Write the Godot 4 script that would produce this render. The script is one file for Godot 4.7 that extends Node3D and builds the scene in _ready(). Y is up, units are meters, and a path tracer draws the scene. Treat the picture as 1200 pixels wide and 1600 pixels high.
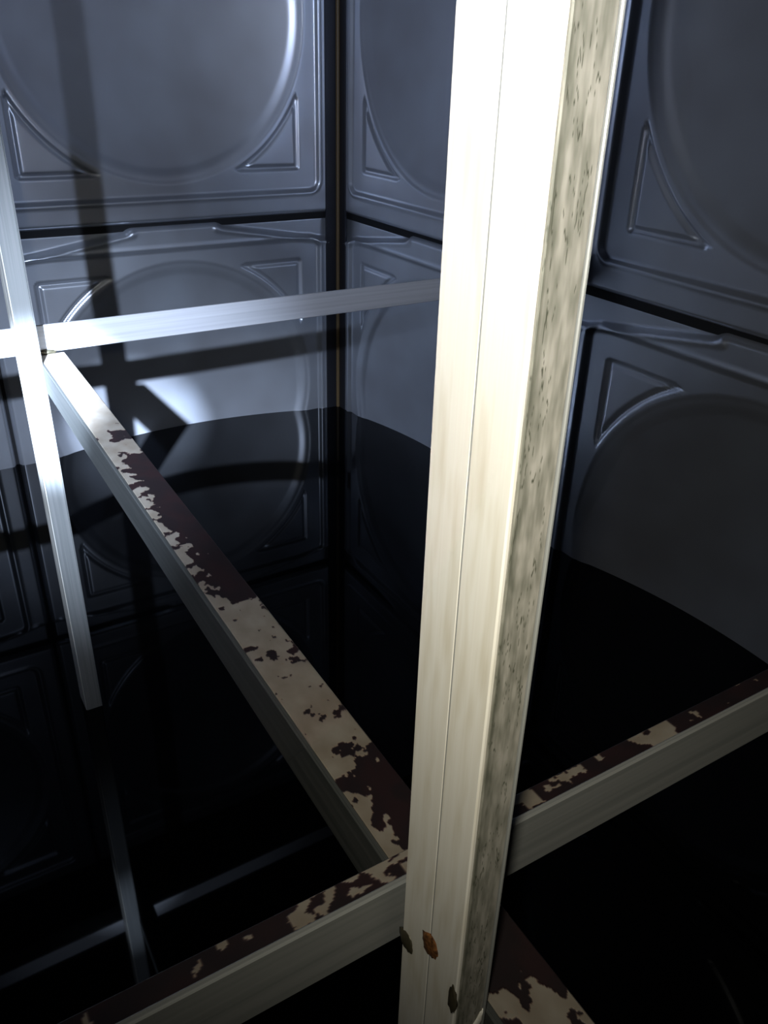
extends Node3D
# Inside a pressed-steel panel water tank, lit by a hand torch (cool) and a phone's own lamp (warm).
# World: the far corner is x = 0, z = 0; right wall on x = 0, back wall on z = 0; still water at y = 0.

const SEAM := 0.606                       # height of the horizontal seam between the two rows of panels
const FLOOR_Y := SEAM - 1.0
const TOP_Y := SEAM + 1.0
const TANK_W := 3.0
const TANK_L := 4.0

var steel: StandardMaterial3D
var dark_steel: StandardMaterial3D
var gasket: StandardMaterial3D
var sealant: StandardMaterial3D
var zinc: StandardMaterial3D
var bar_metal: StandardMaterial3D
var dull_metal: StandardMaterial3D
var pale_metal: StandardMaterial3D
var weathered: StandardMaterial3D
var bead_metal: StandardMaterial3D
var rust: StandardMaterial3D


func _ready() -> void:
	var cam := Camera3D.new()
	cam.name = "camera"
	cam.fov = 63.27
	cam.near = 0.01
	cam.position = Vector3(-1.247, 0.998, 2.276)
	cam.rotation = Vector3(-0.494, -0.563, 0.029)
	add_child(cam)
	cam.current = true

	var env := Environment.new()
	env.background_mode = Environment.BG_COLOR
	env.background_color = Color(0, 0, 0)
	env.ambient_light_source = Environment.AMBIENT_SOURCE_DISABLED
	env.tonemap_mode = Environment.TONE_MAPPER_LINEAR
	env.tonemap_exposure = 1.0
	env.sdfgi_enabled = true
	env.ssao_enabled = true
	env.ssil_enabled = true
	var we := WorldEnvironment.new()
	we.name = "tank_environment"
	we.environment = env
	add_child(we)

	var torch := Vector3(-1.59, 1.26, 2.57)
	spot("torch_spill", torch, Vector3(-0.80, 1.15, 0.30), 41.5, 2.0, Color(0.77, 0.85, 1.0), 0.012)
	spot("torch_halo", torch, Vector3(-1.03, 0.56, 1.10), 12.5, 9.0, Color(0.82, 0.89, 1.0), 0.012)
	spot("torch_core", torch, Vector3(-1.072, 0.575, 1.12), 4.4, 80.0, Color(0.80, 0.88, 1.0), 0.012)
	spot("phone_lamp", Vector3(-1.275, 1.03, 2.285), Vector3(-1.09, 0.97, 2.08), 58.0, 0.25, Color(1.0, 0.98, 0.91), 0.004)

	materials()
	tank()
	frame()


func spot(called: String, at: Vector3, to: Vector3, cone: float, power: float, tint: Color, size: float) -> void:
	var s := SpotLight3D.new()
	s.name = called
	add_child(s)
	s.position = at
	s.look_at_from_position(at, to, Vector3.UP)
	s.spot_angle = cone
	s.spot_angle_attenuation = 1.0
	s.spot_range = 12.0
	s.spot_attenuation = 2.0
	s.light_energy = power
	s.light_color = tint
	s.light_size = size
	s.shadow_enabled = true


# ------------------------------------------------------------------ materials

func metal(c: Color, metallic: float, rough: float) -> StandardMaterial3D:
	var m := StandardMaterial3D.new()
	m.albedo_color = c
	m.metallic = metallic
	m.roughness = rough
	return m


func cloud(freq: float, lo: Color, hi: Color, seed_value: int, size := 512) -> NoiseTexture2D:
	var n := FastNoiseLite.new()
	n.seed = seed_value
	n.noise_type = FastNoiseLite.TYPE_SIMPLEX_SMOOTH
	n.frequency = freq
	n.fractal_octaves = 4
	var g := Gradient.new()
	g.set_color(0, lo)
	g.set_color(1, hi)
	var t := NoiseTexture2D.new()
	t.noise = n
	t.width = size
	t.height = size
	t.seamless = true
	t.color_ramp = g
	return t


func materials() -> void:
	steel = metal(Color(0.84, 0.86, 0.89), 0.76, 0.39)
	steel.albedo_texture = cloud(0.004, Color(0.88, 0.86, 0.85), Color(1, 1, 1), 11)
	steel.roughness_texture = cloud(0.008, Color(0.9, 0.9, 0.9), Color(1, 1, 1), 12)
	steel.uv1_scale = Vector3(1, 1, 1)
	dark_steel = metal(Color(0.22, 0.22, 0.24), 0.6, 0.42)
	gasket = metal(Color(0.05, 0.05, 0.06), 0.0, 0.8)
	sealant = metal(Color(0.42, 0.34, 0.22), 0.0, 0.5)
	zinc = metal(Color(1, 1, 1), 0.15, 0.42)
	zinc.albedo_texture = streaks(Color(0.84, 0.83, 0.80), Color(0.74, 0.71, 0.64), 21, 0.0)
	bar_metal = metal(Color(1, 1, 1), 0.2, 0.45)
	bar_metal.albedo_texture = cloud(0.01, Color(0.46, 0.47, 0.46), Color(0.55, 0.55, 0.54), 23)
	dull_metal = metal(Color(1, 1, 1), 0.2, 0.5)
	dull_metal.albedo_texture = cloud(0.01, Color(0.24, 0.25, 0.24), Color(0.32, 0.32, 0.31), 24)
	pale_metal = metal(Color(1, 1, 1), 0.2, 0.45)
	pale_metal.albedo_texture = cloud(0.01, Color(0.66, 0.66, 0.67), Color(0.76, 0.76, 0.77), 25)
	weathered = metal(Color(1, 1, 1), 0.1, 0.6)
	weathered.albedo_texture = streaks(Color(0.56, 0.545, 0.51), Color(0.32, 0.32, 0.28), 31, 1.0)
	bead_metal = metal(Color(0.30, 0.28, 0.22), 0.5, 0.4)
	rust = metal(Color(1, 1, 1), 0.2, 0.55)
	rust.albedo_texture = cloud(0.03, Color(0.22, 0.13, 0.06), Color(0.58, 0.38, 0.20), 41, 128)


func streaks(base: Color, dirt: Color, seed_value: int, cracks: float) -> ImageTexture:
	# drawn steel: lengthwise streaks and soft stains; with cracks > 0 a crazed, weathered skin (u across, v along 2 m)
	var n := FastNoiseLite.new()
	n.seed = seed_value
	n.frequency = 1.0
	n.fractal_octaves = 3
	var rng := RandomNumberGenerator.new()
	rng.seed = seed_value
	var w := 64
	var h := 2048
	var img := Image.create(w, h, false, Image.FORMAT_RGB8)
	for y in h:
		for x in w:
			var fine := n.get_noise_2d(x * 0.16, y * 0.0025)
			var stain := n.get_noise_2d(x * 0.03 + 90.0, y * 0.012)
			var t := clampf(0.2 + fine * 0.14 + maxf(0.0, stain) * 0.8, 0.0, 1.0)
			if cracks > 0.0:
				var across := x / float(w)
				var grain := n.get_noise_2d(x * 0.05 + 300.0, y * 0.05)
				t = clampf(0.3 + fine * 0.16 + grain * 0.55 + 0.5 * smoothstep(0.32, 0.0, across) , 0.0, 1.0)
				var ridge := absf(n.get_noise_2d(x * 0.045 + 700.0, y * 0.03))
				if ridge < 0.016 and n.get_noise_2d(x * 0.02, y * 0.02 + 50.0) > -0.05 and across < 0.85:
					t = 1.4
			img.set_pixel(x, y, base.lerp(dirt, t))
	img.generate_mipmaps()
	return ImageTexture.create_from_image(img)


func peeling(length: float, from: float, table: Array, span: Vector2, seed_value: int) -> StandardMaterial3D:
	# pale scale flaking off dark red primer. table rows: [place along, share of scale on the low side, on the high side], share -1 .. 1
	var n := FastNoiseLite.new()
	n.seed = seed_value
	n.frequency = 1.0
	n.fractal_octaves = 4
	n.fractal_gain = 0.45
	var w := 2048
	var h := 80
	var img := Image.create(w, h, false, Image.FORMAT_RGB8)
	var rough := Image.create(w, h, false, Image.FORMAT_RGB8)
	var relief := Image.create(w, h, false, Image.FORMAT_RGB8)
	for x in w:
		var s := from + length * (x + 0.5) / w
		var k := 0
		while k < table.size() - 2 and s > table[k + 1][0]:
			k += 1
		var f := clampf((s - table[k][0]) / (table[k + 1][0] - table[k][0]), 0.0, 1.0)
		var low: float = lerpf(table[k][1], table[k + 1][1], f)
		var high: float = lerpf(table[k][2], table[k + 1][2], f)
		for y in h:
			var a := (y + 0.5) / h
			var q := n.get_noise_2d(s * 55.0, a * 0.04 * 55.0) * 1.15 + n.get_noise_2d(s * 210.0, a * 8.4 + 40.0) * 0.09
			q += lerpf(low, high, smoothstep(span.x, span.y, a + 0.25 * n.get_noise_2d(s * 16.0 + 70.0, 5.0)))
			var tone := n.get_noise_2d(s * 30.0 + 9.0, a * 1.5 + 9.0)
			var scale_color := Color(0.54, 0.51, 0.465).lerp(Color(0.44, 0.395, 0.34), clampf(0.35 + tone * 0.6, 0.0, 1.0))
			var primer := Color(0.115, 0.035, 0.04).lerp(Color(0.075, 0.025, 0.035), clampf(0.5 + tone * 1.5, 0.0, 1.0))
			var edge := clampf(q / 0.03 + 0.5, 0.0, 1.0)
			if q > 0.0 and q < 0.10:
				scale_color = scale_color.lerp(Color(0.58, 0.46, 0.36), 0.35 * (1.0 - q / 0.10))
			img.set_pixel(x, y, primer.lerp(scale_color, edge))
			rough.set_pixel(x, y, Color.from_hsv(0, 0, lerpf(0.62, 0.5, edge)))
			relief.set_pixel(x, y, Color.from_hsv(0, 0, edge * 0.8 + 0.2 * clampf(0.5 + tone, 0, 1)))
	img.generate_mipmaps()
	var m := metal(Color(1, 1, 1), 0.0, 1.0)
	m.albedo_texture = ImageTexture.create_from_image(img)
	m.roughness_texture = ImageTexture.create_from_image(rough)
	m.heightmap_enabled = true
	m.heightmap_texture = ImageTexture.create_from_image(relief)
	m.heightmap_scale = 0.05
	return m


# ------------------------------------------------------------------ shapes

func box_mesh(size: Vector3, bevel: float, turned := 2) -> ArrayMesh:
	# a chamfered bar; on faces along z, u runs along z, v across
	var st := SurfaceTool.new()
	st.begin(Mesh.PRIMITIVE_TRIANGLES)
	var hs := size * 0.5
	var b := minf(bevel, minf(size.x, minf(size.y, size.z)) * 0.45)
	var corner := func(sx: int, sy: int, sz: int, on: int) -> Vector3:
		var p := Vector3(sx * (hs.x - b), sy * (hs.y - b), sz * (hs.z - b))
		p[on] += [sx, sy, sz][on] * b
		return p
	var put := func(pts: Array, out: Vector3) -> void:
		var nrm: Vector3 = (pts[1] - pts[0]).cross(pts[2] - pts[0])
		if nrm.dot(out) > 0.0:
			pts.reverse()
		for i in range(1, pts.size() - 1):
			for p: Vector3 in [pts[0], pts[i], pts[i + 1]]:
				var q := Vector2(p.z / size.z + 0.5, p.x / size.x + 0.5)
				if absf(out.x) > 0.9:
					q = Vector2(p.z / size.z + 0.5, p.y / size.y + 0.5)
				elif absf(out.z) > 0.9:
					q = Vector2(p.x / size.x + 0.5, p.y / size.y + 0.5)
				if turned == 1:           # posts: v runs along y
					q = Vector2((p.z / size.z if absf(out.x) > absf(out.z) else p.x / size.x) + 0.5, p.y / size.y + 0.5)
				st.set_normal(out)
				st.set_uv(q)
				st.add_vertex(p)
	for a in 3:
		for s in [-1, 1]:
			var pts := []
			for c in [[-1, -1], [1, -1], [1, 1], [-1, 1]]:
				var k := [0, 0, 0]
				k[a] = s
				k[(a + 1) % 3] = c[0]
				k[(a + 2) % 3] = c[1]
				pts.append(corner.call(k[0], k[1], k[2], a))
			var o := Vector3.ZERO
			o[a] = s
			put.call(pts, o)
			for s2 in [-1, 1]:            # the edge between this face and the next axis' face
				var a2 := (a + 1) % 3
				var a3 := (a + 2) % 3
				var e := []
				for c in [[a, -1], [a, 1], [a2, 1], [a2, -1]]:
					var k := [0, 0, 0]
					k[a] = s
					k[a2] = s2
					k[a3] = c[1]
					e.append(corner.call(k[0], k[1], k[2], c[0]))
				var o2 := Vector3.ZERO
				o2[a] = s
				o2[a2] = s2
				put.call(e, o2.normalized())
	for sx in [-1, 1]:
		for sy in [-1, 1]:
			for sz in [-1, 1]:
				put.call([corner.call(sx, sy, sz, 0), corner.call(sx, sy, sz, 1), corner.call(sx, sy, sz, 2)], Vector3(sx, sy, sz).normalized())
	return st.commit()


func part(called: String, mesh: Mesh, m: Material, parent: Node3D, at := Vector3.ZERO) -> MeshInstance3D:
	var o := MeshInstance3D.new()
	o.name = called
	o.mesh = mesh
	o.material_override = m
	o.position = at
	parent.add_child(o, true)
	return o


func slab(called: String, lo: Vector3, hi: Vector3, m: Material, parent: Node3D, bevel := 0.001) -> MeshInstance3D:
	return part(called, box_mesh(hi - lo, bevel), m, parent, (lo + hi) * 0.5)


func tag(o: Node3D, label: String, category: String, kind := "", group := "") -> void:
	o.set_meta("label", label)
	o.set_meta("category", category)
	if kind:
		o.set_meta("kind", kind)
	if group:
		o.set_meta("group", group)


func ridge(d: float, half: float, high: float) -> float:
	var t := absf(d) / half
	return 0.0 if t >= 1.0 else high * (0.5 + 0.5 * cos(PI * t))


func along(p: Vector2, a: Vector2, b: Vector2) -> float:
	var ab := b - a
	return p.distance_to(a + ab * clampf((p - a).dot(ab) / ab.length_squared(), 0.0, 1.0))


func relief_at(u: float, v: float, buckled: bool) -> float:
	# height of a pressed tank panel (positive towards the water): domed middle pushed outwards, a raised rim line
	# with rounded corners, a triangular stiffening rib in each corner
	var cu := minf(u, 1.0 - u)
	var cv := minf(v, 1.0 - v)
	var h := 0.0
	var r := Vector2(u - 0.5, v - 0.5).length()
	if r < 0.400:
		var cap := 0.066 * (1.0 - pow(r / 0.400, 2.0))
		h -= cap * smoothstep(0.402, 0.360, r) + 0.003 * smoothstep(0.402, 0.392, r)
	# rim: the field inside it lies 7 mm back
	var q := Vector2(absf(u - 0.5) - (0.435 - 0.03), absf(v - 0.5) - (0.435 - 0.03))
	var d := Vector2(maxf(q.x, 0), maxf(q.y, 0)).length() + minf(maxf(q.x, q.y), 0.0) - 0.03
	h -= 0.008 * smoothstep(0.004, -0.008, d)
	h += ridge(d - 0.004, 0.009, 0.003)
	# corner triangle: two straight legs and an arc round the dome
	if cu < 0.32 and cv < 0.32:
		var leg := 999.0
		if cv > 0.125 and cv < 0.305:
			leg = minf(leg, absf(cu - 0.13))
		if cu > 0.125 and cu < 0.305:
			leg = minf(leg, absf(cv - 0.13))
		if cu > 0.128 and cv > 0.128:
			leg = minf(leg, absf(r - 0.421))
		h -= ridge(leg, 0.009, 0.007)
	if buckled:
		# the lower panels' top margin is creased from each corner up to the seam
		var pp := Vector2(cu, 1.0 - v)
		h += ridge(along(pp, Vector2(0.035, 0.078), Vector2(0.385, 0.020)), 0.013, 0.004)
		if pp.y < 0.078 and cu < 0.385:
			var line := lerpf(0.078, 0.02, clampf((cu - 0.035) / 0.35, 0, 1))
			h -= 0.016 * smoothstep(line + 0.004, line - 0.012, pp.y) * smoothstep(0.385, 0.36, cu)
	# edges rolled away from the water
	var e := minf(cu, cv)
	h -= 0.016 * pow(clampf(1.0 - (e - 0.004) / 0.010, 0.0, 1.0), 2.0)
	return h


func panel_mesh(n: int, buckled: bool) -> ArrayMesh:
	# one panel, 1 m square, in its own plane: x across, y up, z towards the water
	var side := n + 1
	var pos := PackedVector3Array()
	var nrm := PackedVector3Array()
	var uvs := PackedVector2Array()
	var idx := PackedInt32Array()
	pos.resize(side * side)
	nrm.resize(side * side)
	uvs.resize(side * side)
	var hs := PackedFloat32Array()
	hs.resize(side * side)
	for j in side:
		for i in side:
			var u := lerpf(0.004, 0.996, i / float(n))
			var v := lerpf(0.004, 0.996, j / float(n))
			var h := relief_at(u, v, buckled)
			hs[j * side + i] = h
			pos[j * side + i] = Vector3(u - 0.5, v - 0.5, h)
			uvs[j * side + i] = Vector2(u, v)
	var step := 0.992 / n
	for j in side:
		for i in side:
			var i0 := maxi(i - 1, 0)
			var i1 := mini(i + 1, n)
			var j0 := maxi(j - 1, 0)
			var j1 := mini(j + 1, n)
			var dx := (hs[j * side + i1] - hs[j * side + i0]) / (step * (i1 - i0))
			var dy := (hs[j1 * side + i] - hs[j0 * side + i]) / (step * (j1 - j0))
			nrm[j * side + i] = Vector3(-dx, -dy, 1.0).normalized()
	for j in n:
		for i in n:
			var a := j * side + i
			idx.append_array([a, a + side, a + 1, a + 1, a + side, a + side + 1])
	var arr := []
	arr.resize(Mesh.ARRAY_MAX)
	arr[Mesh.ARRAY_VERTEX] = pos
	arr[Mesh.ARRAY_NORMAL] = nrm
	arr[Mesh.ARRAY_TEX_UV] = uvs
	arr[Mesh.ARRAY_INDEX] = idx
	var m := ArrayMesh.new()
	m.add_surface_from_arrays(Mesh.PRIMITIVE_TRIANGLES, arr)
	return m


func blob(length: float, width: float, high: float, seed_value: int) -> ArrayMesh:
	# an uneven weld bead: length along y, standing up along z
	var n := FastNoiseLite.new()
	n.seed = seed_value
	n.frequency = 0.9
	var st := SurfaceTool.new()
	st.begin(Mesh.PRIMITIVE_TRIANGLES)
	var rows := 10
	var cols := 16
	var at := func(r: int, c: int) -> Vector3:
		var la := PI * r / rows
		var lo := TAU * c / cols
		var p := Vector3(sin(la) * cos(lo), cos(la), sin(la) * sin(lo))
		var k := 1.0 + 0.35 * n.get_noise_3d(p.x * 2.0, p.y * 3.0, p.z * 2.0) - 0.10 * absf(sin(p.y * 9.0))
		return Vector3(p.x * width * 0.5, p.y * length * 0.5, p.z * high) * k
	for r in rows:
		for c in cols:
			var a: Vector3 = at.call(r, c)
			var b: Vector3 = at.call(r, c + 1)
			var d: Vector3 = at.call(r + 1, c)
			var e: Vector3 = at.call(r + 1, c + 1)
			for p in [a, d, b, b, d, e]:
				st.set_uv(Vector2(p.x / width + 0.5, p.y / length + 0.5))
				st.set_smooth_group(0)
				st.add_vertex(p)
	st.index()
	st.generate_normals()
	return st.commit()


# ------------------------------------------------------------------ the tank

func wall(called: String, label: String, origin: Vector3, turn: float, columns: int, seen: Array, fine: Array, coarse: Array) -> void:
	# origin: where the wall's left end (seen from inside) meets the floor; panels run to the right of it
	var length := float(columns)
	var root := part(called, box_mesh(Vector3(length + 0.34, TOP_Y - FLOOR_Y + 0.02, 0.07), 0.002), dark_steel, self)
	root.position = origin + Basis(Vector3.UP, turn) * Vector3(length * 0.5, 1.0, -0.135)
	root.rotation.y = turn
	tag(root, label, "wall", "structure")
	for row in 2:
		for c in columns:
			var set_of: Array = fine if c in seen else coarse
			part("panel", set_of[row], steel, root, Vector3(c + 0.5 - length * 0.5, row - 0.5, 0.135))
	for c in range(1, columns):
		part("seam_gasket", box_mesh(Vector3(0.03, 2.0, 0.012), 0.002), gasket, root, Vector3(c - length * 0.5, 0, 0.114))
	part("seam_gasket", box_mesh(Vector3(length, 0.03, 0.012), 0.002), gasket, root, Vector3(0, 0, 0.114))


func tank() -> void:
	var fine := [panel_mesh(230, true), panel_mesh(230, false)]
	var coarse := [panel_mesh(60, true), panel_mesh(60, false)]
	wall("wall_back", "far end wall of pressed steel tank panels left of the dark corner", Vector3(-TANK_W, FLOOR_Y, 0), 0.0, 3, [1, 2], fine, coarse)
	wall("wall_right", "right wall of domed steel tank panels behind the bright post", Vector3(0, FLOOR_Y, 0), -PI / 2, 4, [0, 1, 2], fine, coarse)
	wall("wall_front", "near end wall of pressed steel tank panels behind the viewer", Vector3(0, FLOOR_Y, TANK_L), PI, 3, [], fine, coarse)
	wall("wall_left", "left side wall of pressed steel tank panels", Vector3(-TANK_W, FLOOR_Y, TANK_L), PI / 2, 4, [], fine, coarse)
	var fl := slab("floor", Vector3(-TANK_W - 0.17, FLOOR_Y - 0.06, -0.17), Vector3(0.17, FLOOR_Y, TANK_L + 0.17), dark_steel, self)
	tag(fl, "dark steel tank floor under the water", "floor", "structure")
	var ce := slab("ceiling", Vector3(-TANK_W - 0.17, TOP_Y, -0.17), Vector3(0.17, TOP_Y + 0.06, TANK_L + 0.17), dark_steel, self)
	tag(ce, "steel lid closing the tank from above", "ceiling", "structure")

	# corner angle with a brown bead of sealant
	var tr := Node3D.new()
	tr.name = "trim_1"
	add_child(tr)
	tag(tr, "dark upright corner angle with brown sealant bead where the two steel walls meet", "trim", "structure")
	slab("flange", Vector3(-0.044, FLOOR_Y, -0.004), Vector3(0, TOP_Y, 0.003), dark_steel, tr, 0.0015)
	slab("flange", Vector3(-0.003, FLOOR_Y, 0.003), Vector3(0.004, TOP_Y, 0.044), dark_steel, tr, 0.0015)
	var bead := CylinderMesh.new()
	bead.top_radius = 0.006
	bead.bottom_radius = 0.006
	bead.height = 2.0
	bead.radial_segments = 12
	part("sealant_bead", bead, sealant, tr, Vector3(-0.006, FLOOR_Y + 1.0, 0.006))

	var water := StandardMaterial3D.new()
	water.albedo_color = Color(0.012, 0.014, 0.018)
	water.roughness = 0.03
	water.metallic_specular = 0.2
	var wa := slab("water", Vector3(-TANK_W - 0.09, FLOOR_Y + 0.001, -0.09), Vector3(0.09, 0.0, TANK_L + 0.09), water, self, 0.0)
	tag(wa, "still black water mirroring the lit steel walls at the bottom of the tank", "water", "structure")


# ------------------------------------------------------------------ posts and bars

func post(called: String, at: Vector3, across: float, skin_metal: Material, label: String) -> Node3D:
	# two slim tubes welded side by side along z, with a weathered skin on the face that looks along +z.
	# at: middle of the post on the floor; across: its size along x
	var root := Node3D.new()
	root.name = called
	add_child(root, true)
	root.position = at
	var hgt := TOP_Y - FLOOR_Y
	for s in [-1, 1]:
		part("square_tube", box_mesh(Vector3(across, hgt, 0.0205), 0.0002 if s < 0 else 0.0006, 1), zinc, root, Vector3(0, hgt * 0.5, s * 0.0105))
	part("seam_line", box_mesh(Vector3(across - 0.0006, hgt, 0.0008), 0.0001, 1), bar_metal, root, Vector3(0, hgt * 0.5, 0))
	var skin := part("weathered_face", box_mesh(Vector3(across - 0.0012, hgt, 0.0014), 0.0004, 1), skin_metal, root, Vector3(0.0006, hgt * 0.5, 0.0215))
	if skin_metal == weathered:
		skin.set_meta("label", "rough crazed grey face")
	part("edge_lip", box_mesh(Vector3(0.0014, hgt, 0.0070), 0.0004, 1), bar_metal, root, Vector3(across * 0.5 + 0.0008, hgt * 0.5, 0.0194))
	tag(root, label, "post", "", "tank support posts")
	return root


func angle_bar(called: String, length: float, material_flat: Material, flat_on_top: bool, label: String, group: String) -> Node3D:
	# 40 mm angle along local z from 0 to length; upright flange on the -x side; flat flange at its top or foot towards +x
	var root := Node3D.new()
	root.name = called
	add_child(root, true)
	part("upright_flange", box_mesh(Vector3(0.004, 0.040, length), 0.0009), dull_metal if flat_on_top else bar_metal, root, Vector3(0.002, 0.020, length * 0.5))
	var fl := part("flat_flange", box_mesh(Vector3(0.0365, 0.004, length), 0.0009), material_flat, root, Vector3(0.0218, 0.038 if flat_on_top else 0.002, length * 0.5))
	fl.set_meta("label", "flat flange with pale scale flaking off dark red primer")
	tag(root, label, "angle bar", "", group)
	return root


func frame() -> void:
	var p1 := post("support_post", Vector3(-1.0922, FLOOR_Y, 2.0915), 0.0156, weathered, "broad bright post close to the viewer with rust-brown weld bead on its seam")
	var p2 := post("support_post", Vector3(-1.0755, FLOOR_Y, 1.0570), 0.0255, bar_metal, "slim pale post standing in the water at the left, farther from the viewer")

	# welds on the near post
	var w := part("weld_bead", blob(0.016, 0.012, 0.0009, 3), rust, p1, Vector3(-0.0078, 0.6545 - FLOOR_Y, 0.0005))
	w.basis = Basis(Vector3.RIGHT, 0.4) * Basis(Vector3.UP, -PI / 2)
	w.set_meta("label", "rust-brown weld bead")
	var w2 := part("weld_bead", blob(0.013, 0.012, 0.0010, 5), bead_metal, p1, Vector3(-0.0078, 0.6345 - FLOOR_Y, -0.0175))
	w2.basis = Basis(Vector3.RIGHT, 0.4) * Basis(Vector3.UP, -PI / 2)
	var w3 := part("weld_bead", blob(0.020, 0.006, 0.001, 7), bead_metal, p1, Vector3(-0.0078, 0.640 - FLOOR_Y, 0.0190))
	w3.rotation = Vector3(0, -PI / 2, 0)
	var w4 := part("weld_bead", blob(0.020, 0.005, 0.0012, 9), zinc, p1, Vector3(0.0050, 0.616 - FLOOR_Y, 0.0222))
	w4.rotation = Vector3(0, 0, -0.35)

	# the long bar that runs from the far bar past both posts: flat flange on top
	var z0 := 1.032
	var long_scale := peeling(1.9, z0, [[1.03, 1.2, 1.2], [1.345, 0.9, 0.8], [1.365, 0.5, -0.6], [1.385, 0.6, -0.4], [1.395, 0.7, 0.5], [1.425, 0.7, 0.5], [1.445, 0.35, -0.7],
		[1.55, 0.25, -0.9], [1.64, 0.30, -0.9], [1.652, 0.65, -0.5], [1.668, 0.60, -0.7], [1.69, 0.0, -0.9], [1.745, 0.1, -0.6], [1.760, 0.6, 0.5], [1.79, 0.7, 0.6], [1.81, 0.25, 0.45],
		[1.83, 0.42, 0.22], [1.86, 0.65, 0.5], [1.90, 0.6, 0.35], [1.925, 0.6, 0.5], [1.945, 0.2, -0.5], [1.965, 0.0, -0.9], [1.985, 0.35, -0.7], [2.01, 0.5, -0.7],
		[2.03, 0.3, -0.5], [2.06, -0.5, -0.6], [2.068, -0.3, 0.4], [2.076, -0.6, 0.3], [2.083, -0.9, -0.8], [2.100, -0.9, -0.8], [2.108, 0.1, -0.5], [2.116, 0.5, 0.3], [2.135, 0.5, 0.35], [2.16, 0.3, -0.2], [2.9, 0.1, -0.2]], Vector2(0.05, 0.6), 51)
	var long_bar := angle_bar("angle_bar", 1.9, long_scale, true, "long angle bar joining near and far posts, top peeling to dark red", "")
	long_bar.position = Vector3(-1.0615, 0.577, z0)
	long_bar.rotation.y = -0.0172

	# cross bars along x (built along z, then turned): upright flange towards the viewer, flat flange at its foot
	var near_scale := peeling(3.0, -3.0, [[-3.0, -0.8, -0.2], [-1.30, -0.9, -0.25], [-1.2, -0.9, -0.4], [-1.14, -0.9, -0.3], [-1.125, -0.8, 0.1], [-1.10, -0.7, 0.45], [-1.05, -0.7, 0.3], [-1.0, -0.9, 0.4], [-0.97, -0.9, 0.05], [-0.885, -0.9, -0.25], [-0.868, 0.3, 0.6], [-0.855, 0.4, 0.5], [-0.845, -0.9, -0.5], [0.0, -0.7, -0.3]], Vector2(0.40, 0.95), 61)
	var near_bar := angle_bar("angle_bar", TANK_W - 0.02, near_scale, false, "near angle bar crossing behind the bright post, dark red flange behind grey face", "")
	turn_bar(near_bar, 2.061, 0.6175)
	var far_bar := angle_bar("angle_bar", TANK_W - 0.02, pale_metal, false, "far pale angle bar crossing level behind the slim left post to the right wall", "")
	turn_bar(far_bar, 1.030, 0.6185)
	(far_bar.get_node("upright_flange") as MeshInstance3D).material_override = pale_metal
	far_bar.get_node("flat_flange").set_meta("label", "flat flange at the foot of the bar")
	var w5 := part("weld_bead", blob(0.030, 0.008, 0.004, 15), bead_metal, far_bar, Vector3(-0.002, 0.001, 1.95))
	w5.rotation = Vector3(PI / 2, 0, 0)
	for b: Node3D in [near_bar, far_bar]:
		part("end_plate", box_mesh(Vector3(0.06, 0.07, 0.006), 0.001), bar_metal, b, Vector3(0.02, 0.02, TANK_W - 0.017))


func turn_bar(b: Node3D, z: float, y: float) -> void:
	# local +z -> world +x, local +x (flat flange) -> world -z
	b.basis = Basis(Vector3(0, 0, -1), Vector3(0, 1, 0), Vector3(1, 0, 0))
	b.position = Vector3(-TANK_W + 0.004, y, z)
